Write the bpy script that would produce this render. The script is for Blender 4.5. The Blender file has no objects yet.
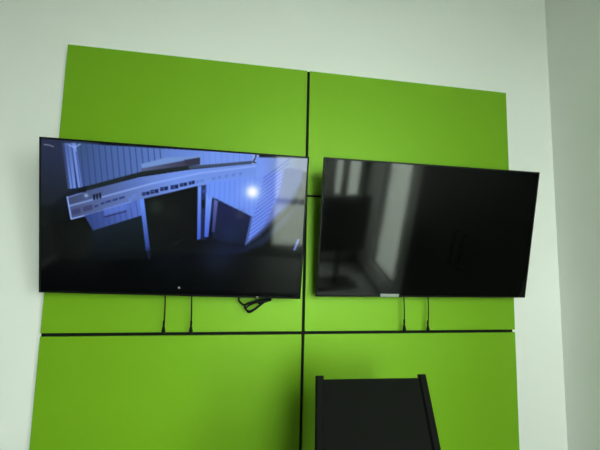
import bpy, bmesh, math, random
import numpy as np
from mathutils import Vector, Matrix
SC = bpy.context.scene
COL = SC.collection
EYE = 1.45            # camera height above the floor
PANEL_TOP = EYE + 1.0381
WALL_Y = 0.02         # plaster face of the panelled wall; panel faces are at y = 0
ROOM_L, ROOM_R, ROOM_F, CEIL = -3.2, 1.518, -3.6, 3.3

# ------------------------------------------------------------------ materials
def mat(name, base, rough=.6, spec=.5, metal=0., coat=0., noise=0., nscale=40., bump=0., bscale=200., var=0.):
    m = bpy.data.materials.new(name); m.use_nodes = True
    nt = m.node_tree; b = nt.nodes['Principled BSDF']
    b.inputs['Base Color'].default_value = (*base, 1)
    b.inputs['Roughness'].default_value = rough
    b.inputs['Specular IOR Level'].default_value = spec
    b.inputs['Metallic'].default_value = metal
    b.inputs['Coat Weight'].default_value = coat
    tc = nt.nodes.new('ShaderNodeTexCoord')
    if noise > 0:
        n = nt.nodes.new('ShaderNodeTexNoise'); n.inputs['Scale'].default_value = nscale; n.inputs['Detail'].default_value = 5
        r = nt.nodes.new('ShaderNodeMix'); r.data_type = 'RGBA'
        r.inputs[6].default_value = tuple(c*(1-noise) for c in base) + (1,)
        r.inputs[7].default_value = tuple(min(1, c*(1+noise)) for c in base) + (1,)
        nt.links.new(tc.outputs['Object'], n.inputs['Vector']); nt.links.new(n.outputs['Fac'], r.inputs[0])
        nt.links.new(r.outputs[2], b.inputs['Base Color'])
    if bump > 0:
        n = nt.nodes.new('ShaderNodeTexNoise'); n.inputs['Scale'].default_value = bscale; n.inputs['Detail'].default_value = 3
        bp = nt.nodes.new('ShaderNodeBump'); bp.inputs['Strength'].default_value = bump; bp.inputs['Distance'].default_value = .002
        nt.links.new(tc.outputs['Object'], n.inputs['Vector']); nt.links.new(n.outputs['Fac'], bp.inputs['Height'])
        nt.links.new(bp.outputs['Normal'], b.inputs['Normal'])
    return m
M = {}
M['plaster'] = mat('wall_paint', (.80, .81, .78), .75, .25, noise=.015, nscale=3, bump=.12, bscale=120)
M['plaster_dim'] = mat('darkened_wall_paint', (.32, .33, .315), .75, .25, noise=.015, nscale=3, bump=.12, bscale=120)  # unseen walls toned darker to cut bounce light and screen reflections
M['ceiling'] = mat('ceiling_paint', (.78, .79, .77), .9, .2, noise=.01)
M['carpet'] = mat('carpet', (.04, .042, .04), .95, .1, noise=.35, nscale=150, bump=.5, bscale=300)
M['green'] = mat('green_laminate', (.165, .36, .0105), .45, 1.0, noise=.02, nscale=6, bump=.05, bscale=260)
M['strip'] = mat('black_joint_strip', (.004, .006, .004), .7, .12, noise=.1)
M['bezel'] = mat('black_glossy_plastic', (.003, .003, .003), .5, .2, noise=.05)
M['casing'] = mat('black_textured_plastic', (.005, .005, .005), .6, .2, bump=.2, noise=.08)
M['screen_off'] = mat('dark_screen_glass', (.0012, .0015, .0013), .07, .5, noise=.02)
M['label'] = mat('grey_label', (.30, .33, .31), .4, .5, noise=.05)
M['metal'] = mat('black_powder_coated_steel', (.015, .015, .016), .45, .5, bump=.1, noise=.05)
M['rubber'] = mat('black_cable_rubber', (.004, .004, .004), .65, .15, noise=.08)
M['fabric'] = mat('black_mesh_fabric', (.006, .0066, .0055), .9, .05, noise=.25, nscale=60)
M['rail'] = mat('black_chair_frame', (.003, .0035, .003), .75, .08, noise=.08)
M['chrome'] = mat('dark_chrome', (.25, .25, .25), .2, .5, metal=1., noise=.03)
M['trim'] = mat('grey_window_frame', (.16, .165, .16), .45, .5, noise=.04)
M['white_plastic'] = mat('white_plastic', (.75, .76, .74), .4, .5, noise=.02)
M['added_door'] = mat('added_dark_door', (.035, .040, .034), .55, .3, noise=.1, nscale=12)
M['table'] = mat('added_table_laminate', (.012, .012, .012), .55, .3, noise=.15, nscale=30)
M['mat'] = mat('added_pale_mat', (.30, .31, .30), .9, .2, noise=.1, nscale=90)
M['pavement'] = mat('pavement', (.34, .35, .33), .9, .2, noise=.15, nscale=2)

def woven():
    m = M['fabric']; nt = m.node_tree; b = nt.nodes['Principled BSDF']
    tc = nt.nodes.new('ShaderNodeTexCoord')
    w1 = nt.nodes.new('ShaderNodeTexWave'); w1.bands_direction = 'X'; w1.inputs['Scale'].default_value = 110
    w2 = nt.nodes.new('ShaderNodeTexWave'); w2.bands_direction = 'Z'; w2.inputs['Scale'].default_value = 110
    a = nt.nodes.new('ShaderNodeMath'); a.operation = 'MULTIPLY'
    bp = nt.nodes.new('ShaderNodeBump'); bp.inputs['Strength'].default_value = .4; bp.inputs['Distance'].default_value = .001
    for w in (w1, w2): nt.links.new(tc.outputs['Object'], w.inputs['Vector'])
    nt.links.new(w1.outputs['Fac'], a.inputs[0]); nt.links.new(w2.outputs['Fac'], a.inputs[1])
    nt.links.new(a.outputs[0], bp.inputs['Height']); nt.links.new(bp.outputs['Normal'], b.inputs['Normal'])
woven()
M['green'].node_tree.nodes['Principled BSDF'].inputs['Specular Tint'].default_value = (.55, 1.0, .22, 1)

def glass():
    m = bpy.data.materials.new('window_glass'); m.use_nodes = True; nt = m.node_tree
    nt.nodes.remove(nt.nodes['Principled BSDF']); out = nt.nodes['Material Output']
    t = nt.nodes.new('ShaderNodeBsdfTransparent'); t.inputs[0].default_value = (.93, .96, .94, 1)
    g = nt.nodes.new('ShaderNodeBsdfGlossy'); g.inputs['Roughness'].default_value = .02
    lw = nt.nodes.new('ShaderNodeLayerWeight'); lw.inputs['Blend'].default_value = .5
    pw = nt.nodes.new('ShaderNodeMath'); pw.operation = 'POWER'; pw.inputs[1].default_value = 5.
    f = nt.nodes.new('ShaderNodeMath'); f.operation = 'MULTIPLY_ADD'; f.inputs[1].default_value = .9; f.inputs[2].default_value = .05
    nt.links.new(lw.outputs['Facing'], pw.inputs[0]); nt.links.new(pw.outputs[0], f.inputs[0])
    mx = nt.nodes.new('ShaderNodeMixShader')
    nt.links.new(f.outputs[0], mx.inputs[0]); nt.links.new(t.outputs[0], mx.inputs[1]); nt.links.new(g.outputs[0], mx.inputs[2])
    nt.links.new(mx.outputs[0], out.inputs['Surface'])
    return m
M['glass'] = glass()

# ------------------------------------------------------------------ helpers
def link(name, bm, m, parent=None, smooth=False):
    me = bpy.data.meshes.new(name); bm.normal_update(); bm.to_mesh(me); bm.free()
    me.materials.append(m)
    if smooth:
        for p in me.polygons: p.use_smooth = True
    o = bpy.data.objects.new(name, me); COL.objects.link(o)
    if parent: o.parent = parent
    return o
def tag(o, label=None, cat=None, group=None, kind=None):
    if label: o['label'] = label
    if cat: o['category'] = cat
    if group: o['group'] = group
    if kind: o['kind'] = kind
    return o
def empty(name, mw, label, cat, group=None):
    o = bpy.data.objects.new(name, None); COL.objects.link(o); o.empty_display_size = .1
    o.matrix_world = mw if isinstance(mw, Matrix) else Matrix.Translation(mw)
    return tag(o, label, cat, group)
def add_box(bm, lo, hi, bev=0., seg=2):
    r = bmesh.ops.create_cube(bm, size=1)['verts']
    lo, hi = Vector(lo), Vector(hi)
    for v in r: v.co = Vector([(lo[i]+hi[i])/2 + v.co[i]*(hi[i]-lo[i]) for i in range(3)])
    if bev > 0:
        es = list({e for v in r for e in v.link_edges})
        bmesh.ops.bevel(bm, geom=es, offset=bev, segments=seg, profile=.5, affect='EDGES')
def box(lo, hi, bev=0., seg=2):
    bm = bmesh.new(); add_box(bm, lo, hi, bev, seg); return bm
def smooth_path(pts, n=8, closed=False):
    P = [Vector(p) for p in pts]; out = []
    N = len(P)
    for i in range(N if closed else N-1):
        a = P[(i-1) % N] if closed or i > 0 else P[0]; b = P[i]; c = P[(i+1) % N]
        d = P[(i+2) % N] if closed or i+2 < N else P[-1]
        for k in range(n):
            t = k/n
            out.append(.5*((2*b) + (-a+c)*t + (2*a-5*b+4*c-d)*t*t + (-a+3*b-3*c+d)*t**3))
    if not closed: out.append(P[-1])
    return out
def add_tube(bm, pts, r, seg=10, closed=False):
    pts = [Vector(p) for p in pts]; n = len(pts); rings = []; up = None
    for i, p in enumerate(pts):
        t = ((pts[(i+1) % n] - pts[i-1]) if closed else (pts[min(i+1, n-1)] - pts[max(i-1, 0)])).normalized()
        if up is None:
            up = Vector((0, 0, 1)) if abs(t.z) < .9 else Vector((0, 1, 0))
        a = t.cross(up).normalized(); up = a.cross(t).normalized()
        rr = r[i] if isinstance(r, (list, tuple)) else r
        rings.append([bm.verts.new(p + a*math.cos(q)*rr + up*math.sin(q)*rr) for q in [2*math.pi*k/seg for k in range(seg)]])
    for i in range(n if closed else n-1):
        A, B = rings[i], rings[(i+1) % n]
        for k in range(seg): bm.faces.new((A[k], A[(k+1) % seg], B[(k+1) % seg], B[k]))
    if not closed:
        bm.faces.new(rings[0][::-1]); bm.faces.new(rings[-1])
    bmesh.ops.recalc_face_normals(bm, faces=bm.faces)
def add_bar(bm, pts, half, side):
    """rectangular-section bar swept along pts; half = (half width along side, half depth), side = width axis"""
    pts = [Vector(p) for p in pts]; side = Vector(side).normalized(); rings = []; n = len(pts)
    for i, p in enumerate(pts):
        t = (pts[min(i+1, n-1)] - pts[max(i-1, 0)]).normalized(); d = t.cross(side).normalized()
        ring = []
        w, h = half; c = min(w, h)*.45
        for sx, sy in ((w, h-c), (w-c, h), (-w+c, h), (-w, h-c), (-w, -h+c), (-w+c, -h), (w-c, -h), (w, -h+c)):
            ring.append(bm.verts.new(p + side*sx + d*sy))
        rings.append(ring)
    for A, B in zip(rings, rings[1:]):
        for k in range(8): bm.faces.new((A[k], A[(k+1) % 8], B[(k+1) % 8], B[k]))
    bm.faces.new(rings[0][::-1]); bm.faces.new(rings[-1])
    bmesh.ops.recalc_face_normals(bm, faces=bm.faces)
def add_lathe(bm, prof, c, axis='Z', seg=20):
    c = Vector(c); rings = []
    for r, h in prof:
        ring = []
        for k in range(seg):
            a = 2*math.pi*k/seg; u, v = math.cos(a)*r, math.sin(a)*r
            ring.append(bm.verts.new(c + (Vector((u, v, h)) if axis == 'Z' else Vector((h, u, v)) if axis == 'X' else Vector((u, h, v)))))
        rings.append(ring)
    for A, B in zip(rings, rings[1:]):
        for k in range(seg): bm.faces.new((A[k], A[(k+1) % seg], B[(k+1) % seg], B[k]))
    bm.faces.new(rings[0][::-1]); bm.faces.new(rings[-1])
    bmesh.ops.recalc_face_normals(bm, faces=bm.faces)
def structure(name, bm, m): return tag(link(name, bm, m), kind='structure')

# ------------------------------------------------------------------ room shell
structure('floor', box((ROOM_L-.12, ROOM_F-.12, -.12), (ROOM_R+.12, WALL_Y+.12, 0)), M['carpet'])
structure('ceiling', box((ROOM_L-.12, ROOM_F-.12, CEIL), (ROOM_R+.12, WALL_Y+.12, CEIL+.12)), M['ceiling'])
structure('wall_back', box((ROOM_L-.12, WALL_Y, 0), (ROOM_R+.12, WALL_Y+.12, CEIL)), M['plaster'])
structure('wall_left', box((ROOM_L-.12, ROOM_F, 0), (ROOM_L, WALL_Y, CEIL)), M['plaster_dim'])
def wall_with_holes(name, axis, at, thick, a0, a1, holes, m):
    """wall slab across axis ('x': runs along x at y=at) with rectangular holes (a0,a1,z0,z1)"""
    bm = bmesh.new(); cuts = sorted({a0, a1, *[h[0] for h in holes], *[h[1] for h in holes]})
    for p, q in zip(cuts, cuts[1:]):
        mid = (p+q)/2; zs = [(h[2], h[3]) for h in holes if h[0] < mid < h[1]]; z = 0.
        for z0, z1 in sorted(zs) + [(CEIL, CEIL)]:
            if z0 > z:
                lo, hi = ((p, at, z), (q, at+thick, z0)) if axis == 'x' else ((at, p, z), (at+thick, q, z0))
                add_box(bm, lo, hi)
            z = z1
    bmesh.ops.remove_doubles(bm, verts=bm.verts, dist=1e-5)
    return structure(name, bm, m)
FRONT_HOLES = [(-.18, .86, .30, 2.8), (1.0, 1.44, 1.0, 2.8)]
RIGHT_HOLES = [(-3.07, -2.28, .22, 2.8)]
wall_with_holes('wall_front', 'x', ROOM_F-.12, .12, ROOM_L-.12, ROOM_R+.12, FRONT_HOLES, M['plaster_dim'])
wall_with_holes('wall_right', 'y', ROOM_R, .12, ROOM_F, WALL_Y, RIGHT_HOLES, M['plaster'])
def window(name, axis, at, thick, hole, bars_a=(), bars_z=(), fw=.04, bw=.03):
    a0, a1, z0, z1 = hole
    w = tag(bpy.data.objects.new(name, None), kind='structure'); COL.objects.link(w)
    w.location = ((a0+a1)/2, at+thick/2, z0) if axis == 'x' else (at+thick/2, (a0+a1)/2, z0)
    def bx(bm, p, q, y0, y1, s, t):
        if axis == 'x': add_box(bm, (p-w.location.x, y0-thick/2, s-z0), (q-w.location.x, y1-thick/2, t-z0), .003, 1)
        else: add_box(bm, (y0-thick/2, p-w.location.y, s-z0), (y1-thick/2, q-w.location.y, t-z0), .003, 1)
    bm = bmesh.new(); d0, d1 = .03, .09
    bx(bm, a0, a0+fw, d0, d1, z0, z1); bx(bm, a1-fw, a1, d0, d1, z0, z1)
    bx(bm, a0+fw, a1-fw, d0, d1, z0, z0+fw); bx(bm, a0+fw, a1-fw, d0, d1, z1-fw, z1)
    link('window_frame', bm, M['trim'], w)
    for a, bw_ in bars_a:
        bm = bmesh.new(); bx(bm, a-bw_/2, a+bw_/2, d0+.005, d1-.005, z0+fw, z1-fw); link('mullion', bm, M['trim'], w)
    for z, bw_ in bars_z:
        bm = bmesh.new(); bx(bm, a0+fw, a1-fw, d0+.008, d1-.008, z-bw_/2, z+bw_/2); link('transom', bm, M['trim'], w)
    bm = bmesh.new(); bx(bm, a0+fw, a1-fw, .056, .062, z0+fw, z1-fw); link('pane', bm, M['glass'], w)
    return w
window('window_1', 'x', ROOM_F-.12, .12, FRONT_HOLES[0], [(.45, .05)], [(1.0, .07)])
window('window_2', 'x', ROOM_F-.12, .12, FRONT_HOLES[1], [(1.185, .11)])
window('window_3', 'y', ROOM_R, .12, RIGHT_HOLES[0])
structure('baseboard_back', box((ROOM_L, WALL_Y-.012, 0), (ROOM_R, WALL_Y, .08), .002, 1), M['white_plastic'])
structure('baseboard_left', box((ROOM_L, ROOM_F, 0), (ROOM_L+.012, WALL_Y-.012, .08), .002, 1), M['white_plastic'])
structure('baseboard_right', box((ROOM_R-.012, -.44, 0), (ROOM_R, WALL_Y-.012, .08), .002, 1), M['white_plastic'])
added_door = structure('added_door_1', box((ROOM_R-.012, -2.02, .005), (ROOM_R-.0005, -.45, 2.45), .002, 1), M['added_door'])  # door added out of view to darken what the off screen mirrors
for s in (-1, 1):
    bm = bmesh.new(); add_tube(bm, [(ROOM_R-.013, -1.15+s*.06, 1.0), (ROOM_R-.05, -1.15+s*.06, 1.0), (ROOM_R-.05, -1.15+s*.06, 1.3), (ROOM_R-.013, -1.15+s*.06, 1.3)], .009, 8)
    link('added_door_handle', bm, M['metal'], added_door)
bm = box((-30, -40, -.5), (40, 20, -.3)); structure('ground', bm, M['pavement'])

# ------------------------------------------------------------------ green panels and black joint strips
W = 1.2
rows = [(0, .68717), (.68717, .68717+.70009), (1.38726, PANEL_TOP-.0805)]
GV, GH = .0145, (.0125, .0155)
names = ['topmost green wall panel on the left, its lower part behind the lit screen',
         'topmost green wall panel on the right, its lower part behind the dark screen',
         'middle green wall panel mostly hidden behind the lit screen, two cords hanging before it',
         'middle green wall panel mostly hidden behind the dark screen, two cords hanging before it',
         'lower left green wall panel below the long horizontal seam, left of the chair',
         'lower right green wall panel standing behind the black chair back']
for r, (t0, t1) in enumerate(rows):
    for c in range(2):
        x0, x1 = (-W, -GV/2) if c == 0 else (GV/2, W)
        a = t0 + (GH[r-1]/2 if r > 0 else 0); b = t1 - (GH[r]/2 if r < 2 else 0)
        o = link('green_panel', box((x0, 0, PANEL_TOP-b), (x1, WALL_Y-.0005, PANEL_TOP-a), .0012, 2), M['green'])
        tag(o, names[r*2+c], 'panel', 'green wall panels')
zt, zb = PANEL_TOP, PANEL_TOP - rows[2][1]
tag(link('joint_strip', box((-GV/2+.0006, .006, zb), (GV/2-.0006, WALL_Y-.0005, zt-.001), .0008, 1), M['strip']),
    'black vertical joint strip running between the left and right green panels', 'joint strip', 'black joint strips')
labs = [['upper black horizontal joint strip hidden behind the lit screen', 'upper black horizontal joint strip, its left end showing between the two screens'],
        ['long black horizontal joint strip below the lit screen', 'long black horizontal joint strip below the dark screen']]
for k in range(2):
    z = PANEL_TOP-rows[k][1]; g = GH[k]/2
    for c in range(2):
        x0, x1 = (-W+.002, -GV/2) if c == 0 else (GV/2, W-.012)
        tag(link('joint_strip', box((x0, .006, z-g+.0006), (x1, WALL_Y-.0005, z+g-.0006), .0008, 1), M['strip']), labs[k][c], 'joint strip', 'black joint strips')

# ------------------------------------------------------------------ what the left screen shows (a picture on the screen itself, in picture units 1000 wide)
PICTURE = [
('poly',[(-10.2,-8.4),(206.0,-25.7),(210.6,272.8),(-9.6,322.7)],(34,42,68),(10,14,18),(66.3,92.6),(32.3,282.5),22.2,1.0),
('glow',(161.3,371.9),88.9,(28,34,33),0.7),
('glow',(68.2,376.2),111.1,(10,13,14),0.6),
('glow',(650.3,438.7),59.3,(22,28,36),0.6),
('glow',(474.0,397.4),96.3,(14,20,34),0.6),
('glow',(675.9,388.7),96.3,(20,28,52),0.7),
('poly',[(182.5,332.2),(368.3,260.3),(399.0,432.5),(184.1,456.8)],(20,30,40),(8,12,14),(247.6,309.5),(279.7,453.1),18.5,1.0),
('poly',[(111.1,7.7),(792.0,-2.3),(793.8,33.1),(539.4,70.7),(353.5,108.5),(134.0,181.9)],(60,84,140),(114,150,234),(136.6,87.6),(634.4,52.3),4.4,1.0),
('line',[(135.7,9.5),(153.6,176.8)],3.3,(40,56,104),3.3,0.75),
('line',[(157.2,7.8),(174.8,171.3)],3.3,(40,56,104),3.3,0.75),
('line',[(178.8,6.1),(196.2,165.8)],3.3,(40,56,104),3.3,0.75),
('line',[(200.4,4.5),(217.6,160.2)],3.3,(40,56,104),3.3,0.75),
('line',[(222.2,2.8),(239.0,154.7)],3.3,(40,56,104),3.3,0.75),
('line',[(244.0,1.1),(260.6,149.1)],3.3,(40,56,104),3.3,0.75),
('line',[(265.9,-0.6),(282.2,143.5)],3.3,(40,56,104),3.3,0.75),
('line',[(287.9,-2.3),(303.8,137.9)],3.3,(40,56,104),3.3,0.75),
('line',[(310.0,-4.1),(325.6,132.2)],3.3,(40,56,104),3.3,0.75),
('line',[(332.1,-5.8),(347.4,126.6)],3.3,(40,56,104),3.3,0.75),
('line',[(354.4,-7.5),(369.3,120.9)],3.3,(40,56,104),3.3,0.75),
('line',[(376.7,-9.2),(391.3,115.2)],3.3,(40,56,104),3.3,0.75),
('line',[(399.1,-11.0),(413.3,109.5)],3.3,(40,56,104),3.3,0.75),
('line',[(421.6,-12.7),(435.4,103.7)],3.3,(40,56,104),3.3,0.75),
('line',[(444.2,-14.5),(457.6,98.0)],3.3,(96,130,225),3.3,0.75),
('line',[(466.8,-16.2),(479.8,92.2)],3.3,(96,130,225),3.3,0.75),
('line',[(489.6,-18.0),(502.1,86.4)],3.3,(96,130,225),3.3,0.75),
('line',[(512.4,-19.8),(524.5,80.6)],3.3,(96,130,225),3.3,0.75),
('line',[(535.3,-21.6),(547.0,74.8)],3.3,(96,130,225),3.3,0.75),
('line',[(558.4,-23.4),(569.5,68.9)],3.3,(96,130,225),3.3,0.75),
('line',[(581.5,-25.2),(592.1,63.1)],3.3,(96,130,225),3.3,0.75),
('line',[(604.7,-27.0),(614.8,57.2)],3.3,(96,130,225),3.3,0.75),
('line',[(627.9,-28.8),(637.6,51.3)],3.3,(96,130,225),3.3,0.75),
('line',[(651.3,-30.6),(660.4,45.4)],3.3,(96,130,225),3.3,0.75),
('line',[(674.8,-32.4),(683.3,39.4)],3.3,(96,130,225),3.3,0.75),
('line',[(698.3,-34.2),(706.3,33.5)],3.3,(96,130,225),3.3,0.75),
('line',[(722.0,-36.1),(729.4,27.5)],3.3,(96,130,225),3.3,0.75),
('line',[(745.7,-37.9),(752.5,21.5)],3.3,(96,130,225),3.3,0.75),
('line',[(769.6,-39.8),(775.7,15.5)],3.3,(96,130,225),3.3,0.75),
('line',[(793.5,-41.6),(799.0,9.4)],3.3,(96,130,225),3.3,0.75),
('glow',(135.9,31.7),44.4,(58,82,120),0.5),
('poly',[(69.2,11.0),(105.9,8.1),(123.3,175.0),(93.3,180.7)],(86,110,176),(108,142,216),(72.8,18.1),(109.1,175.9),3.7,1.0),
('poly',[(105.9,8.1),(119.9,7.0),(144.6,169.8),(130.4,178.3)],(112,142,218),None,None,None,3.7,1.0),
('line',[(79.8,21.2),(100.3,176.4)],3.7,(48,66,140),3.7,0.8),
('line',[(90.2,20.4),(110.9,175.8)],3.7,(48,66,140),3.7,0.8),
('line',[(106.0,19.2),(125.1,174.9)],3.7,(48,66,140),3.7,0.8),
('line',[(122.0,40.2),(139.2,166.4)],3.7,(48,66,140),3.7,0.8),
('poly',[(-10.2,-4.7),(76.0,-11.6),(98.6,184.1),(39.2,244.3),(-9.7,247.1)],(38,46,74),(28,34,44),(48.6,38.4),(32.1,225.8),11.1,0.85),
('line',[(10.4,21.1),(27.7,21.6),(41.6,26.0)],3.7,(150,150,165),3.7,0.8),
('line',[(97.2,16.2),(114.8,24.1),(135.7,9.5)],4.4,(150,180,235),3.7,0.8),
('poly',[(356.2,68.2),(447.9,36.8),(575.6,21.6),(576.0,31.2),(360.3,85.1)],(112,146,206),None,None,None,5.6,1.0),
('poly',[(356.6,85.4),(575.8,27.4),(576.9,54.4),(360.9,108.0)],(84,92,128),(50,50,74),(375.2,89.8),(561.1,42.0),3.7,1.0),
('poly',[(515.6,41.4),(572.1,28.8),(572.8,47.0),(523.8,60.1)],(48,48,70),None,None,None,7.4,1.0),
('poly',[(91.8,210.9),(159.0,184.1),(353.7,118.1),(539.6,76.5),(797.7,32.8),(800.8,92.1),(580.0,138.1),(319.2,218.4),(106.6,293.8)],(74,86,128),(110,144,228),(116.9,251.2),(484.5,128.7),3.7,1.0),
('poly',[(91.8,210.9),(159.0,182.2),(353.8,120.0),(391.2,138.7),(191.7,216.3),(99.1,244.6)],(62,72,106),(94,124,206),(116.8,239.8),(391.2,138.7),7.4,0.8),
('line',[(99.1,244.6),(191.6,212.5),(391.3,142.5),(578.1,87.4),(794.4,44.9)],5.9,(150,182,255),5.9,0.7),
('line',[(91.8,210.9),(106.6,293.8),(185.2,267.7),(322.8,216.3)],4.8,(140,170,245),3.0,1.0),
('line',[(93.5,212.7),(159.0,186.0)],3.7,(120,150,225),3.0,0.7),
('line',[(137.6,181.6),(244.7,144.4),(360.8,104.2),(486.7,78.2),(539.3,68.7)],15.6,(28,36,40),4.4,1.0),
('line',[(539.3,68.0),(653.6,50.9),(785.7,29.7)],11.1,(62,74,100),3.7,1.0),
('poly',[(126.8,174.8),(162.3,164.9),(159.0,187.9),(130.6,193.4)],(18,22,30),None,None,None,5.2,1.0),
('glow',(159.2,201.2),6.7,(170,195,240),0.8),
('poly',[(775.8,-8.9),(803.6,-7.1),(806.0,40.1),(778.2,38.1)],(140,165,225),None,None,None,3.7,1.0),
('line',[(793.5,-10.3),(790.8,13.6),(781.7,30.0),(797.7,32.8)],5.9,(44,50,80),3.0,1.0),
('poly',[(108.1,259.3),(138.3,248.5),(140.3,269.0),(110.1,279.4)],(56,62,104),None,None,None,5.2,0.85),
('poly',[(147.2,245.7),(181.1,233.8),(183.2,253.6),(149.2,264.7)],(56,62,104),None,None,None,5.2,0.85),
('poly',[(182.8,196.3),(191.0,193.5),(192.4,215.5),(185.2,218.3)],(18,24,48),None,None,None,2.6,1.0),
('poly',[(193.5,192.6),(201.8,189.8),(203.2,211.8),(196.0,214.6)],(18,24,48),None,None,None,2.6,1.0),
('poly',[(204.3,188.9),(212.5,186.1),(213.9,208.1),(206.8,210.9)],(18,24,48),None,None,None,2.6,1.0),
('poly',[(188.4,237.6),(202.7,232.6),(202.9,240.3),(188.5,246.0)],(38,50,110),None,None,None,3.3,0.85),
('poly',[(211.7,225.9),(226.1,220.9),(226.2,228.6),(211.8,234.3)],(38,50,110),None,None,None,3.3,0.85),
('poly',[(229.7,218.7),(249.5,211.8),(249.6,219.5),(229.8,227.1)],(38,50,110),None,None,None,3.3,0.85),
('poly',[(254.9,209.9),(273.0,203.6),(273.2,211.3),(255.1,218.3)],(38,50,110),None,None,None,3.3,0.85),
('poly',[(278.5,201.2),(298.5,194.3),(298.6,201.9),(278.6,209.6)],(38,50,110),None,None,None,3.3,0.85),
('poly',[(311.5,201.5),(326.1,196.8),(326.4,209.9),(311.7,213.8)],(96,130,215),None,None,None,3.7,0.7),
('poly',[(325.9,189.1),(340.5,184.3),(340.8,197.4),(326.2,201.4)],(96,130,215),None,None,None,3.7,0.7),
('poly',[(362.5,177.2),(390.2,170.4),(390.6,183.6),(362.9,189.9)],(24,34,78),None,None,None,3.0,1.0),
('line',[(375.3,175.6),(378.2,186.6)],3.0,(90,124,220),2.2,0.75),
('line',[(365.6,182.0),(372.1,180.4)],2.2,(90,124,220),1.9,0.7),
('poly',[(393.1,166.4),(422.7,159.5),(423.2,174.6),(393.5,181.1)],(24,34,78),None,None,None,3.0,1.0),
('line',[(406.8,164.7),(409.8,177.7)],3.0,(90,124,220),2.2,0.75),
('line',[(396.2,172.2),(403.6,170.5)],2.2,(90,124,220),1.9,0.7),
('poly',[(428.9,153.6),(458.7,146.7),(459.2,161.4),(429.3,168.0)],(24,34,78),None,None,None,3.0,1.0),
('line',[(442.7,152.0),(445.7,164.6)],3.0,(90,124,220),2.2,0.75),
('line',[(432.1,159.3),(439.5,157.6)],2.2,(90,124,220),1.9,0.7),
('poly',[(468.0,143.4),(497.3,136.4),(497.8,152.4),(468.5,158.9)],(24,34,78),None,None,None,3.0,1.0),
('line',[(481.6,141.7),(484.6,155.5)],3.0,(90,124,220),2.2,0.75),
('line',[(471.2,149.6),(478.4,148.0)],2.2,(90,124,220),1.9,0.7),
('poly',[(502.1,133.4),(529.9,126.5),(530.4,140.2),(502.5,146.6)],(24,34,78),None,None,None,3.0,1.0),
('line',[(514.9,131.8),(518.0,143.3)],3.0,(90,124,220),2.2,0.75),
('line',[(505.3,138.5),(511.7,136.9)],2.2,(90,124,220),1.9,0.7),
('poly',[(535.9,124.2),(558.6,117.6),(559.1,130.9),(536.4,137.0)],(24,34,78),None,None,None,3.0,1.0),
('line',[(546.2,122.7),(549.2,133.9)],3.0,(90,124,220),2.2,0.75),
('line',[(539.2,129.0),(542.9,127.6)],2.2,(90,124,220),1.9,0.7),
('poly',[(564.0,119.6),(576.1,116.1),(575.7,125.9),(564.4,129.7)],(84,116,205),None,None,None,3.7,0.7),
('poly',[(581.0,113.8),(593.2,110.2),(592.8,120.1),(581.4,123.9)],(84,116,205),None,None,None,3.7,0.7),
('poly',[(624.8,101.9),(637.0,98.3),(636.7,108.1),(625.2,112.0)],(84,116,205),None,None,None,3.7,0.7),
('poly',[(647.8,96.0),(660.0,92.4),(659.7,102.3),(648.2,106.2)],(84,116,205),None,None,None,3.7,0.7),
('poly',[(674.7,89.5),(687.0,85.9),(686.7,95.8),(675.1,99.7)],(84,116,205),None,None,None,3.7,0.7),
('poly',[(701.7,82.9),(714.1,79.3),(713.7,89.2),(702.2,93.1)],(84,116,205),None,None,None,3.7,0.7),
('poly',[(728.9,76.7),(741.3,73.1),(740.9,83.0),(729.3,87.0)],(84,116,205),None,None,None,3.7,0.7),
('poly',[(153.0,277.9),(322.8,216.3),(359.5,202.5),(368.4,264.2),(186.1,333.9)],(50,68,128),(88,118,206),(174.8,301.7),(363.7,225.5),5.2,1.0),
('line',[(174.4,270.9),(184.3,332.1)],3.3,(40,56,130),3.3,0.6),
('line',[(194.9,263.9),(204.8,324.5)],3.3,(40,56,130),3.3,0.6),
('line',[(215.4,256.8),(225.4,316.8)],3.3,(40,56,130),3.3,0.6),
('line',[(236.0,249.6),(246.1,309.2)],3.3,(40,56,130),3.3,0.6),
('line',[(256.6,242.5),(266.8,301.5)],3.3,(40,56,130),3.3,0.6),
('line',[(277.3,235.3),(287.6,293.8)],3.3,(40,56,130),3.3,0.6),
('line',[(298.1,228.1),(308.5,286.1)],3.3,(40,56,130),3.3,0.6),
('line',[(318.9,220.9),(329.4,278.4)],3.3,(40,56,130),3.3,0.6),
('line',[(339.7,213.7),(350.3,270.6)],3.3,(40,56,130),3.3,0.6),
('poly',[(224.7,245.1),(304.4,217.3),(308.7,244.2),(226.9,273.8)],(98,130,224),None,None,None,3.7,0.5),
('line',[(225.2,280.9),(305.2,253.3)],4.1,(48,36,84),2.6,1.0),
('poly',[(315.5,220.6),(337.5,213.1),(338.0,234.8),(316.0,242.2)],(80,108,196),None,None,None,3.7,0.6),
('poly',[(366.9,202.0),(568.5,138.9),(588.1,352.2),(535.7,402.8),(398.8,424.5)],(14,18,20),(8,9,12),(394.0,243.2),(566.5,293.2),3.7,1.0),
('glow',(416.1,230.3),29.6,(36,46,40),0.8),
('glow',(477.0,250.4),37.0,(24,30,30),0.6),
('line',[(473.5,381.4),(526.2,351.0)],4.4,(40,46,60),5.6,0.6),
('poly',[(354.0,204.7),(369.8,199.9),(398.1,400.6),(382.4,405.3)],(96,138,240),(44,64,140),(363.7,225.5),(390.4,393.0),3.3,1.0),
('line',[(390.5,397.0),(395.2,432.6)],11.1,(26,36,74),7.4,0.7),
('poly',[(568.7,142.8),(637.1,118.7),(647.1,173.4),(611.5,351.1),(576.5,352.7)],(38,52,100),(22,30,62),(599.8,152.6),(592.0,352.0),3.7,1.0),
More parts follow.
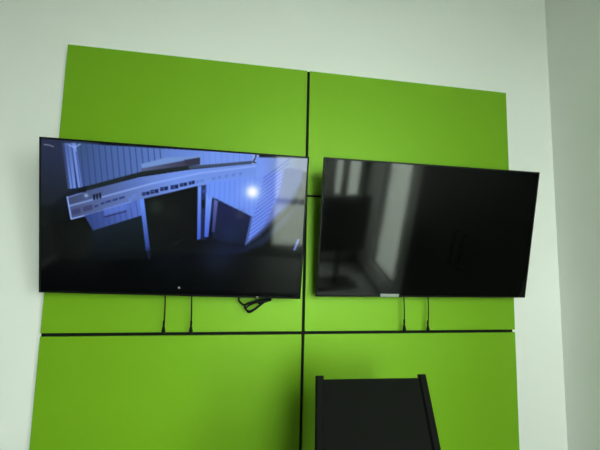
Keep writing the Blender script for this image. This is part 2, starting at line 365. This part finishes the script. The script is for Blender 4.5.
('poly',[(572.4,140.6),(584.6,137.8),(590.2,346.1),(576.5,352.7)],(110,152,250),(64,92,205),(576.8,154.0),(582.0,344.4),3.0,1.0),
('poly',[(604.1,164.1),(629.1,158.7),(619.9,338.6),(604.4,339.4)],(118,160,252),(70,98,215),(616.0,171.3),(611.0,339.0),3.0,1.0),
('poly',[(588.3,194.7),(599.7,190.1),(601.0,223.7),(589.6,228.3)],(14,16,28),None,None,None,3.7,1.0),
('poly',[(590.1,151.2),(601.6,148.6),(600.2,162.4),(588.7,165.1)],(60,70,140),None,None,None,3.7,1.0),
('poly',[(825.8,38.7),(995.1,30.7),(986.9,95.8),(939.3,188.1),(877.9,256.8),(816.8,325.2),(774.0,355.9),(828.4,239.1)],(92,110,190),(80,92,150),(843.9,77.2),(972.9,68.5),25.9,1.0),
('poly',[(602.4,121.0),(800.1,80.2),(910.5,44.7),(888.7,158.7),(838.8,283.3),(774.0,355.9),(788.8,249.3),(635.8,182.0),(604.6,176.0)],(106,146,246),(112,138,228),(677.2,147.7),(894.2,114.0),9.3,1.0),
('poly',[(792.6,9.5),(1001.3,-1.8),(1000.8,54.5),(930.7,43.3),(796.8,92.4)],(116,150,238),(105,115,150),(817.9,39.3),(970.0,20.5),7.4,1.0),
('line',[(618.1,127.8),(616.6,187.1)],3.7,(86,120,226),3.3,0.65),
('line',[(637.3,123.4),(636.4,194.6)],3.7,(86,120,226),3.3,0.65),
('line',[(656.5,119.0),(656.1,202.2)],3.7,(86,120,226),3.3,0.65),
('line',[(675.8,114.6),(676.0,209.8)],3.7,(86,120,226),3.3,0.65),
('line',[(695.1,110.2),(696.0,217.5)],3.7,(86,120,226),3.3,0.65),
('line',[(714.5,105.8),(716.1,225.1)],3.7,(86,120,226),3.3,0.65),
('line',[(733.9,101.3),(736.2,232.8)],3.7,(86,120,226),3.3,0.65),
('line',[(753.4,96.8),(756.4,240.6)],3.7,(86,120,226),3.3,0.65),
('line',[(773.0,92.4),(776.7,248.4)],3.7,(86,120,226),3.3,0.65),
('line',[(792.6,87.9),(797.1,256.2)],3.7,(86,120,226),3.3,0.65),
('line',[(828.6,90.2),(932.3,3.2)],3.7,(60,82,185),3.7,0.7),
('line',[(825.0,108.1),(925.4,23.9)],3.7,(60,82,185),3.7,0.7),
('line',[(821.3,126.1),(918.6,44.7)],3.7,(60,82,185),3.7,0.7),
('line',[(817.7,144.1),(911.7,65.5)],3.7,(60,82,185),3.7,0.7),
('line',[(814.1,162.1),(904.8,86.3)],3.7,(60,82,185),3.7,0.7),
('line',[(810.4,180.1),(897.9,107.1)],3.7,(60,82,185),3.7,0.7),
('line',[(806.8,198.1),(891.0,128.0)],3.7,(60,82,185),3.7,0.7),
('line',[(803.1,216.2),(884.1,148.9)],3.7,(60,82,185),3.7,0.7),
('line',[(799.5,234.3),(877.1,169.8)],3.7,(60,82,185),3.7,0.7),
('line',[(795.8,252.4),(870.2,190.7)],3.7,(60,82,185),3.7,0.7),
('line',[(792.1,270.6),(863.3,211.6)],3.7,(60,82,185),3.7,0.7),
('line',[(788.5,288.8),(856.3,232.6)],3.7,(60,82,185),3.7,0.7),
('line',[(784.8,307.0),(849.4,253.6)],3.7,(60,82,185),3.7,0.7),
('line',[(781.1,325.2),(842.4,274.7)],3.7,(60,82,185),3.7,0.7),
('line',[(777.4,343.4),(835.4,295.7)],3.7,(60,82,185),3.7,0.7),
('line',[(906.0,37.0),(900.4,222.9)],3.7,(96,112,180),5.2,0.45),
('line',[(918.1,36.2),(909.8,202.0)],3.7,(96,112,180),5.2,0.45),
('line',[(930.2,35.3),(919.2,181.2)],3.7,(96,112,180),5.2,0.45),
('line',[(942.3,34.5),(928.6,160.3)],3.7,(96,112,180),5.2,0.45),
('line',[(954.5,33.6),(938.0,139.5)],3.7,(96,112,180),5.2,0.45),
('line',[(966.6,32.7),(947.4,118.6)],3.7,(96,112,180),5.2,0.45),
('line',[(978.8,31.9),(956.7,97.8)],3.7,(96,112,180),5.2,0.45),
('poly',[(906.9,52.9),(971.7,48.4),(961.8,154.2),(908.6,222.5)],(78,90,140),None,None,None,22.2,0.6),
('poly',[(632.0,184.2),(788.8,249.3),(770.4,364.2),(690.5,359.6),(634.6,342.0)],(24,30,72),(18,24,48),(700.3,226.0),(698.2,355.2),3.7,1.0),
('glow',(740.7,243.9),18.5,(60,60,80),0.6),
('glow',(704.3,314.4),37.0,(30,44,86),0.5),
('poly',[(636.1,187.9),(651.9,192.9),(643.7,317.3),(632.8,317.9)],(92,98,165),(50,56,120),(644.2,197.3),(637.5,317.6),3.3,1.0),
('line',[(786.8,249.4),(768.4,364.3)],4.4,(96,128,225),4.4,0.8),
('poly',[(774.6,368.1),(841.0,324.1),(890.8,268.4),(952.7,207.7),(991.5,103.6),(980.4,189.8),(920.0,279.2),(835.1,365.4),(747.8,393.8)],(66,80,130),(34,46,84),(964.0,190.8),(767.0,376.6),14.8,0.6),
('poly',[(659.4,373.2),(770.6,368.3),(787.9,392.2),(649.1,410.2)],(18,26,60),None,None,None,14.8,0.6),
('line',[(983.1,333.9),(969.0,374.1)],9.6,(128,150,235),5.9,0.9),
('glow',(785.7,148.9),48.1,(150,190,255),0.55),
('glow',(785.7,148.9),23.0,(235,248,255),1.0),
('glow',(785.7,148.9),16.7,(255,255,255),1.0),
('glow',(513.5,548.8),4.1,(215,215,220),1.0),
('line',[(73.1,574.6),(127.3,575.4)],3.0,(34,34,40),3.7,0.8)]
def paint(nu, nv, height):
    U, V = np.meshgrid(np.linspace(0, 1000, nu), np.linspace(0, height, nv)); img = np.empty((nv, nu, 3)); img[:] = (2, 3, 4)
    def seg_dist(U, V, a, b):
        d = np.array(b, float)-np.array(a, float); L = d@d
        t = np.clip(((U-a[0])*d[0]+(V-a[1])*d[1])/max(L, 1e-9), 0, 1)
        return np.hypot(U-a[0]-t*d[0], V-a[1]-t*d[1])
    def sub(pts, m):
        P = np.array(pts); x0, y0 = P.min(0)-m; x1, y1 = P.max(0)+m
        i0, i1 = np.searchsorted(U[0], [x0, x1]); j0, j1 = np.searchsorted(V[:, 0], [y0, y1])
        return slice(j0, j1), slice(i0, i1)
    for op in PICTURE:
        if op[0] == 'glow':
            _, c, r, col, al = op; s = sub([c], 3*r); D = np.hypot(U[s]-c[0], V[s]-c[1])
            A = np.exp(-(D/r)**2)*al
        elif op[0] == 'line':
            _, pts, w, col, soft, al = op; s = sub(pts, w+soft); D = np.full(U[s].shape, 1e9)
            for a, b in zip(pts, pts[1:]): D = np.minimum(D, seg_dist(U[s], V[s], a, b))
            A = np.clip(.5+(w/2-D)/soft, 0, 1)*al
        else:
            _, pts, ca, cb, pa, pb, soft, al = op; s = sub(pts, soft); u, v = U[s], V[s]
            D = np.full(u.shape, 1e9); ins = np.zeros(u.shape, bool)
            for a, b in zip(pts, pts[1:]+pts[:1]):
                D = np.minimum(D, seg_dist(u, v, a, b))
                if a[1] != b[1]:
                    ins ^= ((a[1] > v) != (b[1] > v)) & (u < (b[0]-a[0])*(v-a[1])/(b[1]-a[1])+a[0])
            A = np.clip(.5+np.where(ins, D, -D)/soft, 0, 1)*al
            col = np.array(ca, float)
            if cb:
                d = np.array(pb)-np.array(pa); t = np.clip(((u-pa[0])*d[0]+(v-pa[1])*d[1])/(d@d), 0, 1)[..., None]
                col = np.array(ca)*(1-t)+np.array(cb)*t
        img[s] = img[s]*(1-A[..., None])+np.array(col)*A[..., None]
    c = img/255
    return np.where(c <= .04045, c/12.92, ((c+.055)/1.055)**2.4)

def lit_screen_material():
    m = bpy.data.materials.new('lit_screen'); m.use_nodes = True; nt = m.node_tree; b = nt.nodes['Principled BSDF']
    at = nt.nodes.new('ShaderNodeVertexColor'); at.layer_name = 'picture'
    b.inputs['Base Color'].default_value = (.0012, .0015, .0013, 1); b.inputs['Roughness'].default_value = .07
    nt.links.new(at.outputs['Color'], b.inputs['Emission Color']); b.inputs['Emission Strength'].default_value = 1.0
    return m

def lit_screen(w, h, parent, dy):
    nu, nv = 440, 250
    lin = paint(nu, nv, 1000*h/w)
    xs = np.linspace(-w/2, w/2, nu); zs = np.linspace(h/2, -h/2, nv)
    X, Z = np.meshgrid(xs, zs)
    co = np.stack([X, np.full_like(X, dy), Z], -1).reshape(-1, 3)
    idx = np.arange(nu*nv).reshape(nv, nu)
    q = np.stack([idx[:-1, :-1], idx[1:, :-1], idx[1:, 1:], idx[:-1, 1:]], -1).reshape(-1, 4)
    # back face of the glass sheet
    bk = np.array([[-w/2, dy+.004, h/2], [w/2, dy+.004, h/2], [w/2, dy+.004, -h/2], [-w/2, dy+.004, -h/2]])
    n = nu*nv
    faces = q.tolist()+[[n, n+1, n+2, n+3]]
    me = bpy.data.meshes.new('screen'); me.from_pydata(np.vstack([co, bk]).tolist(), [], faces)
    ca = me.color_attributes.new('picture', 'FLOAT_COLOR', 'POINT')
    arr = np.ones((n+4, 4), np.float32); arr[:n, :3] = lin.reshape(-1, 3); arr[n:, :3] = 0
    ca.data.foreach_set('color', arr.ravel())
    me.materials.append(lit_screen_material()); me.update()
    o = bpy.data.objects.new('screen', me); COL.objects.link(o); o.parent = parent
    return o

# ------------------------------------------------------------------ the two televisions
TW, TH = 1.15396, .67091
def television(ctr, ux, uz, label, lit):
    ux = Vector(ux).normalized(); uz = Vector(uz).normalized(); uy = uz.cross(ux).normalized(); uz = ux.cross(uy)
    c = Vector((ctr[0], ctr[1], ctr[2]+1.0381+PANEL_TOP-1.0381))
    mw = Matrix(((ux.x, uy.x, uz.x, c.x), (ux.y, uy.y, uz.y, c.y), (ux.z, uy.z, uz.z, c.z), (0, 0, 0, 1)))
    t = empty('television', mw, label, 'television', 'wall-mounted televisions')
    b = .0078
    bm = bmesh.new(); w, h = TW/2, TH/2                                   # frame: ring of four mitred bars
    def ring(x, z, y): return [bm.verts.new((sx*x, y, sz*z)) for sx, sz in ((-1, 1), (1, 1), (1, -1), (-1, -1))]
    R = [ring(w, h, .012), ring(w, h, .0012), ring(w-.0012, h-.0012, 0), ring(w-b+.001, h-b+.001, 0), ring(w-b, h-b, .001), ring(w-b, h-b, .012)]
    for A, B in zip(R, R[1:]+R[:1]):
        for k in range(4): bm.faces.new((A[k], A[(k+1) % 4], B[(k+1) % 4], B[k]))
    bmesh.ops.recalc_face_normals(bm, faces=bm.faces)
    link('bezel', bm, M['bezel'], t)
    bm = bmesh.new()                                                       # rear casing: shallow slab with a thicker lower electronics bulge
    add_box(bm, (-w+.001, .0122, -h+.001), (w-.001, .020, h-.001), .003)
    add_box(bm, (-w*.72, .0185, -h*.86), (w*.72, .040, h*.45), .008)
    link('rear_casing', bm, M['casing'], t)
    if lit:
        s = lit_screen(TW-2*b, TH-2*b, t, .002)
    else:
        s = link('screen', box((-w+b, .002, -h+b), (w-b, .007, h-b)), M['screen_off'], t)
    bm = bmesh.new()
    if lit:
        add_box(bm, (.822*TW-w-.005, -.0012, -h+.0035), (.822*TW-w+.005, .001, -h+.0065), .0008, 1)
        o = link('indicator_light', bm, M['white_plastic'], t)
    else:
        add_box(bm, (-w+.287*TW, -.0012, -h+.0015), (-w+.372*TW, .001, -h+.0165), .0006, 1)
        o = link('bezel_label', bm, M['label'], t); o['label'] = 'small grey label on the lower bezel'
    return t, mw
tl, mwl = television((-.61, -.1534, -.8718), (.99919, -.03744, -.01491), (.00757, -.18902, .98194),
           'large wall television on the left, switched on, showing a bluish night camera view', True)
tr, mwr = television((.6186, -.1563, -.8698), (.99999, .00299, .00239), (-.00173, -.20348, .97908),
           'large wall television on the right, switched off, its black screen mirroring the room', False)

# tilting wall mounts: wall plate, two bracket rails hooked behind the casing, arms and the two release cords
def wall_mount(mw, label, cords):
    c = mw.translation
    t = empty('television_mount', Vector((c.x, 0, c.z)), label, 'television mount', 'tilting television mounts')
    bm = bmesh.new(); add_box(bm, (-.33, -.012, -.10), (.33, -.0005, -.04), .002); add_box(bm, (-.33, -.012, .06), (.33, -.0005, .12), .002)
    for x in (-.30, .30): add_box(bm, (x-.03, -.010, -.10), (x+.03, -.0005, .12), .002)
    link('wall_plate', bm, M['metal'], t)
    inv = Matrix.Translation((-c.x, 0, -c.z))
    for x in (-.2, .2):
        bm = bmesh.new(); add_box(bm, (x-.018, .0405, -.22), (x+.018, .056, .22), .002)
        bmesh.ops.transform(bm, matrix=inv @ mw, verts=bm.verts); link('bracket_rail', bm, M['metal'], t)
        p = (inv @ mw) @ Vector((x, .056, .10)); q = (inv @ mw) @ Vector((x, .056, -.05))
        for e, z in ((p, .09), (q, -.07)):
            bm = bmesh.new(); add_bar(bm, [(e.x, -.010, z), (e.x, e.y-.004, e.z)], (.008, .018), (1, 0, 0)); link('arm', bm, M['metal'], t)
    for (xa, za, xb, zb) in cords:
        za += PANEL_TOP; zb += PANEL_TOP
        top = Vector((xa-.0*c.x, -.030, c.z-.09))
        pts = smooth_path([(top.x-c.x, -.014, -.09), (xa-c.x, -.034, za-c.z+.05), (xa-c.x, -.035, za-c.z), ((xa*.6+xb*.4)-c.x+.002, -.035, za*.5+zb*.5-c.z), (xb-c.x, -.035, zb-c.z+.02)], 5)
        bm = bmesh.new(); add_tube(bm, pts, .0032, 8); cd = link('release_cord', bm, M['rubber'], t, True)
        bm = bmesh.new(); add_lathe(bm, [(.0035, .052), (.005, .047), (.005, .030), (.004, .026), (.006, .020), (.0088, .004), (.0088, -.006), (.006, -.010)], (xb-c.x, -.035, zb-c.z), 'Z', 12)
        link('toggle', bm, M['rubber'], cd, True)
    return t
wall_mount(mwl, 'black tilting mount behind the lit screen, its two release cords hanging below it',
           [(-.666, -1.207, -.665, -1.370), (-.546, -1.211, -.542, -1.372)])
wall_mount(mwr, 'black tilting mount behind the dark screen, its two release cords hanging below it',
           [(.525, -1.203, .526, -1.368), (.661, -1.202, .658, -1.374)])

# looped spare cable hanging under the lit screen
yb = -.050
lp = [(-.327, -1.15), (-.3255, -1.2104), (-.3219, -1.229), (-.3049, -1.243), (-.2908, -1.2429), (-.2676, -1.2335), (-.2348, -1.2239), (-.2061, -1.2261), (-.2246, -1.2427), (-.2523, -1.2638), (-.2756, -1.2732), (-.2949, -1.2592), (-.2886, -1.2406), (-.2536, -1.2287), (-.2158, -1.2214), (-.1777, -1.2141), (-.14, -1.2), (-.12, -1.15)]
yy = [-.022, -.024, -.032, -.045, -.052, -.056, -.052, -.050, -.055, -.058, -.056, -.052, -.050, -.046, -.040, -.034, -.026, -.022]
path = smooth_path([(x, y, z+PANEL_TOP) for y, (x, z) in zip(yy, lp)], 6)
bm = bmesh.new(); add_tube(bm, path, .0042, 8)
cab = link('power_cable', bm, M['rubber'], None, True)
tag(cab, 'black spare cable tied in a loop hanging under the lower edge of the lit screen', 'cable')
lp2 = [(-.205, -1.224), (-.232, -1.228), (-.262, -1.239), (-.284, -1.252), (-.290, -1.264), (-.276, -1.279), (-.254, -1.270), (-.228, -1.250), (-.206, -1.232)]
bm = bmesh.new(); add_tube(bm, smooth_path([(x, yb-.006, z+PANEL_TOP) for x, z in lp2], 6, True), .0042, 8, True)
link('cable_loop', bm, M['rubber'], cab, True)
bm = bmesh.new(); add_tube(bm, smooth_path([(-.232, yb, -1.2335+PANEL_TOP), (-.205, yb, -1.2275+PANEL_TOP), (-.172, -.036, -1.2165+PANEL_TOP)], 5), .0095, 10)
link('cable_tie', bm, M['rubber'], cab, True)

# ------------------------------------------------------------------ the black chair against the panels
def chair(loc, rz):
    t = empty('office_chair', Matrix.Translation(loc) @ Matrix.Rotation(rz, 4, 'Z'), 'black office chair with a mesh back and raised corner posts standing before the green panels', 'chair')
    th = math.radians(20); top = EYE - .410; n = 14
    # side profile (y, z): back reclined, rounded corner, seat running to the front (-y)
    prof = [(0, top), (-math.sin(th)*.29, top-math.cos(th)*.29), (-math.sin(th)*.45, top-math.cos(th)*.45), (-.205, .50), (-.25, .455), (-.33, .445), (-.50, .455), (-.62, .465), (-.66, .455)]
    prof2 = smooth_path([(0, y, z) for y, z in prof], 6)
    def half(z): return .196 + .016*max(0, min(1, (top-z)/.3))
    for s in (-1, 1):
        bm = bmesh.new()
        add_bar(bm, [(s*half(p.z), p.y, p.z) for p in prof2], (.0145, .011), (1, 0, 0))
        link('side_rail', bm, M['rail'], t)
    def sheet(seg, name, dz, thick=.006):
        bm = bmesh.new(); rows_ = []
        for p, q in seg:
            hw = half(p.z)-.0135
            tdir = q
            rows_.append([(Vector((hw*(-1+2*k/n), p.y, p.z)) + tdir*(dz + .010*math.sin(math.pi*k/n))) for k in range(n+1)])
        A = [[bm.verts.new(v) for v in r] for r in rows_]
        B = [[bm.verts.new(v + seg[i][1]*thick) for v in r] for i, r in enumerate(rows_)]
        for G, fl in ((A, 1), (B, -1)):
            for i in range(len(G)-1):
                for k in range(n):
                    bm.faces.new((G[i][k], G[i][k+1], G[i+1][k+1], G[i+1][k])[::fl])
        for i in range(len(A)-1):
            for k in (0, n): bm.faces.new((A[i][k], A[i+1][k], B[i+1][k], B[i][k]))
        for i in (0, len(A)-1):
            for k in range(n): bm.faces.new((A[i][k], A[i][k+1], B[i][k+1], B[i][k]))
        bmesh.ops.recalc_face_normals(bm, faces=bm.faces)
        return link(name, bm, M['fabric'], t, False)
    frames = []
    for i, p in enumerate(prof2):
        d = (prof2[min(i+1, len(prof2)-1)]-prof2[max(i-1, 0)]).normalized()
        frames.append((p, Vector((0, -d.z, d.y)) * -1))                     # points behind / below the sling
    d0 = (prof2[1]-prof2[0]).normalized()
    cut = 21
    fb = [(prof2[0]+d0*.0125, frames[0][1])] + frames[1:cut+1]
    sheet(fb, 'backrest', -.004); sheet(frames[cut:-2], 'seat', -.004)
    bm = bmesh.new()                                                        # cross rails under the seat and behind the back
    for (y, z) in ((-.36, .425), (-.56, .435)): add_tube(bm, [(-.215, y, z), (.215, y, z)], .011, 10)
    link('cross_rail', bm, M['rail'], t)
    bm = bmesh.new(); add_box(bm, (-.10, -.56, .385), (.10, -.34, .42), .01); link('tilt_mechanism', bm, M['rail'], t)
    bm = bmesh.new(); add_lathe(bm, [(.028, .10), (.028, .24), (.018, .245), (.018, .39)], (0, -.44, 0)); link('gas_column', bm, M['chrome'], t, True)
    bm = bmesh.new(); add_lathe(bm, [(.03, .075), (.045, .085), (.045, .12), (.03, .13)], (0, -.44, 0)); link('base_hub', bm, M['rail'], t, True)
    for k in range(5):
        a = 2*math.pi*k/5+.3; dx, dy = math.cos(a), math.sin(a)
        bm = bmesh.new(); add_bar(bm, [(dx*.03, -.44+dy*.03, .105), (dx*.16, -.44+dy*.16, .095), (dx*.29, -.44+dy*.29, .075)], (.02, .013), (-dy, dx, 0))
        leg = link('base_leg', bm, M['rail'], t)
        bm = bmesh.new(); add_lathe(bm, [(.02, -.022), (.028, -.018), (.028, .018), (.02, .022)], (dx*.285, -.44+dy*.285, .028), 'X', 14)
        add_tube(bm, [(dx*.285, -.44+dy*.285, .03), (dx*.285, -.44+dy*.285, .07)], .008, 8)
        link('caster', bm, M['rubber'], leg)
    return t
chair((.172, -.5, 0), math.radians(-2.5))

# ------------------------------------------------------------------ behind the camera: monitor on a stand, mirrored in the dark screen
t = empty('monitor', Matrix.Translation((.965, -2.75, .012)) @ Matrix.Rotation(math.radians(-12), 4, 'Z'), 'black monitor on a floor stand, seen only as a mirrored block in the dark screen', 'monitor')
link('monitor_screen', box((-.35, -.02, .48), (.35, .02, 1.20), .006), M['casing'], t)
link('stand_pole', box((-.03, -.055, .03), (.03, -.0205, .75), .006), M['metal'], t)
link('stand_base', box((-.26, -.2, 0), (.26, .16, .03), .008), M['metal'], t)

tag(link('added_floor_mat', box((.62, -3.5, 0), (1.48, -1.6, .011), .003, 1), M['mat']), 'pale grey mat added under the monitor stand to lighten the floor mirrored in the dark screen', 'mat')  # mat added to lighten the floor mirrored low in the off screen
t = empty('added_table', Vector((-.75, -1.64, 0)), 'added unseen dark table that blocks low window light and darkens the lit screen reflection', 'table')  # table added out of view to keep window light off the lower panels
link('tabletop', box((-1.15, -.42, .71), (1.15, .42, .745), .004), M['table'], t)
for x in (-.95, .95):
    bm = bmesh.new(); add_box(bm, (x-.03, -.32, .025), (x+.03, .32, .7095), .006); add_box(bm, (x-.05, -.38, 0), (x+.05, .38, .03), .006)
    link('leg', bm, M['metal'], t)

# ------------------------------------------------------------------ daylight
w = bpy.data.worlds.new('sky'); SC.world = w; w.use_nodes = True
nt = w.node_tree; bg = nt.nodes['Background']
SKY = 22.0
bg.inputs['Color'].default_value = (.93, 1.0, .92, 1); bg.inputs['Strength'].default_value = SKY
def portal(name, loc, rot, sx, sy):
    l = bpy.data.lights.new(name, 'AREA'); l.shape = 'RECTANGLE'; l.size = sx; l.size_y = sy; l.cycles.is_portal = True
    o = bpy.data.objects.new(name, l); COL.objects.link(o); o.location = loc; o.rotation_euler = rot
for i, h in enumerate(FRONT_HOLES):
    portal('window_portal', ((h[0]+h[1])/2, ROOM_F-.13, (h[2]+h[3])/2), (math.radians(90), 0, math.radians(0)), h[1]-h[0], h[3]-h[2])
h = RIGHT_HOLES[0]
portal('window_portal', (ROOM_R+.13, (h[0]+h[1])/2, (h[2]+h[3])/2), (math.radians(90), 0, math.radians(90)), h[1]-h[0], h[3]-h[2])

# ------------------------------------------------------------------ camera
cam = bpy.data.cameras.new('camera'); co = bpy.data.objects.new('camera', cam); COL.objects.link(co)
r = Vector((0.98593453, -0.1655345, 0.02305275)); u = Vector((-0.03989978, -0.09918135, 0.99426911)); f = Vector((0.16229943, 0.98120405, 0.10439111))
co.matrix_world = Matrix(((r.x, u.x, -f.x, -.33142), (r.y, u.y, -f.y, -1.83317), (r.z, u.z, -f.z, EYE), (0, 0, 0, 1)))
cam.sensor_width = 36; cam.lens = 36*361.03/600; cam.clip_start = .05
SC.camera = co
vs = SC.view_settings; vs.view_transform = 'Standard'; vs.look = 'None'; vs.gamma = 1; vs.use_curve_mapping = False; vs.exposure = 0.0
SC.cycles.use_denoising = True
SC.cycles.max_bounces = 10; SC.cycles.diffuse_bounces = 6; SC.cycles.transparent_max_bounces = 12
SC.cycles.sample_clamp_indirect = 8
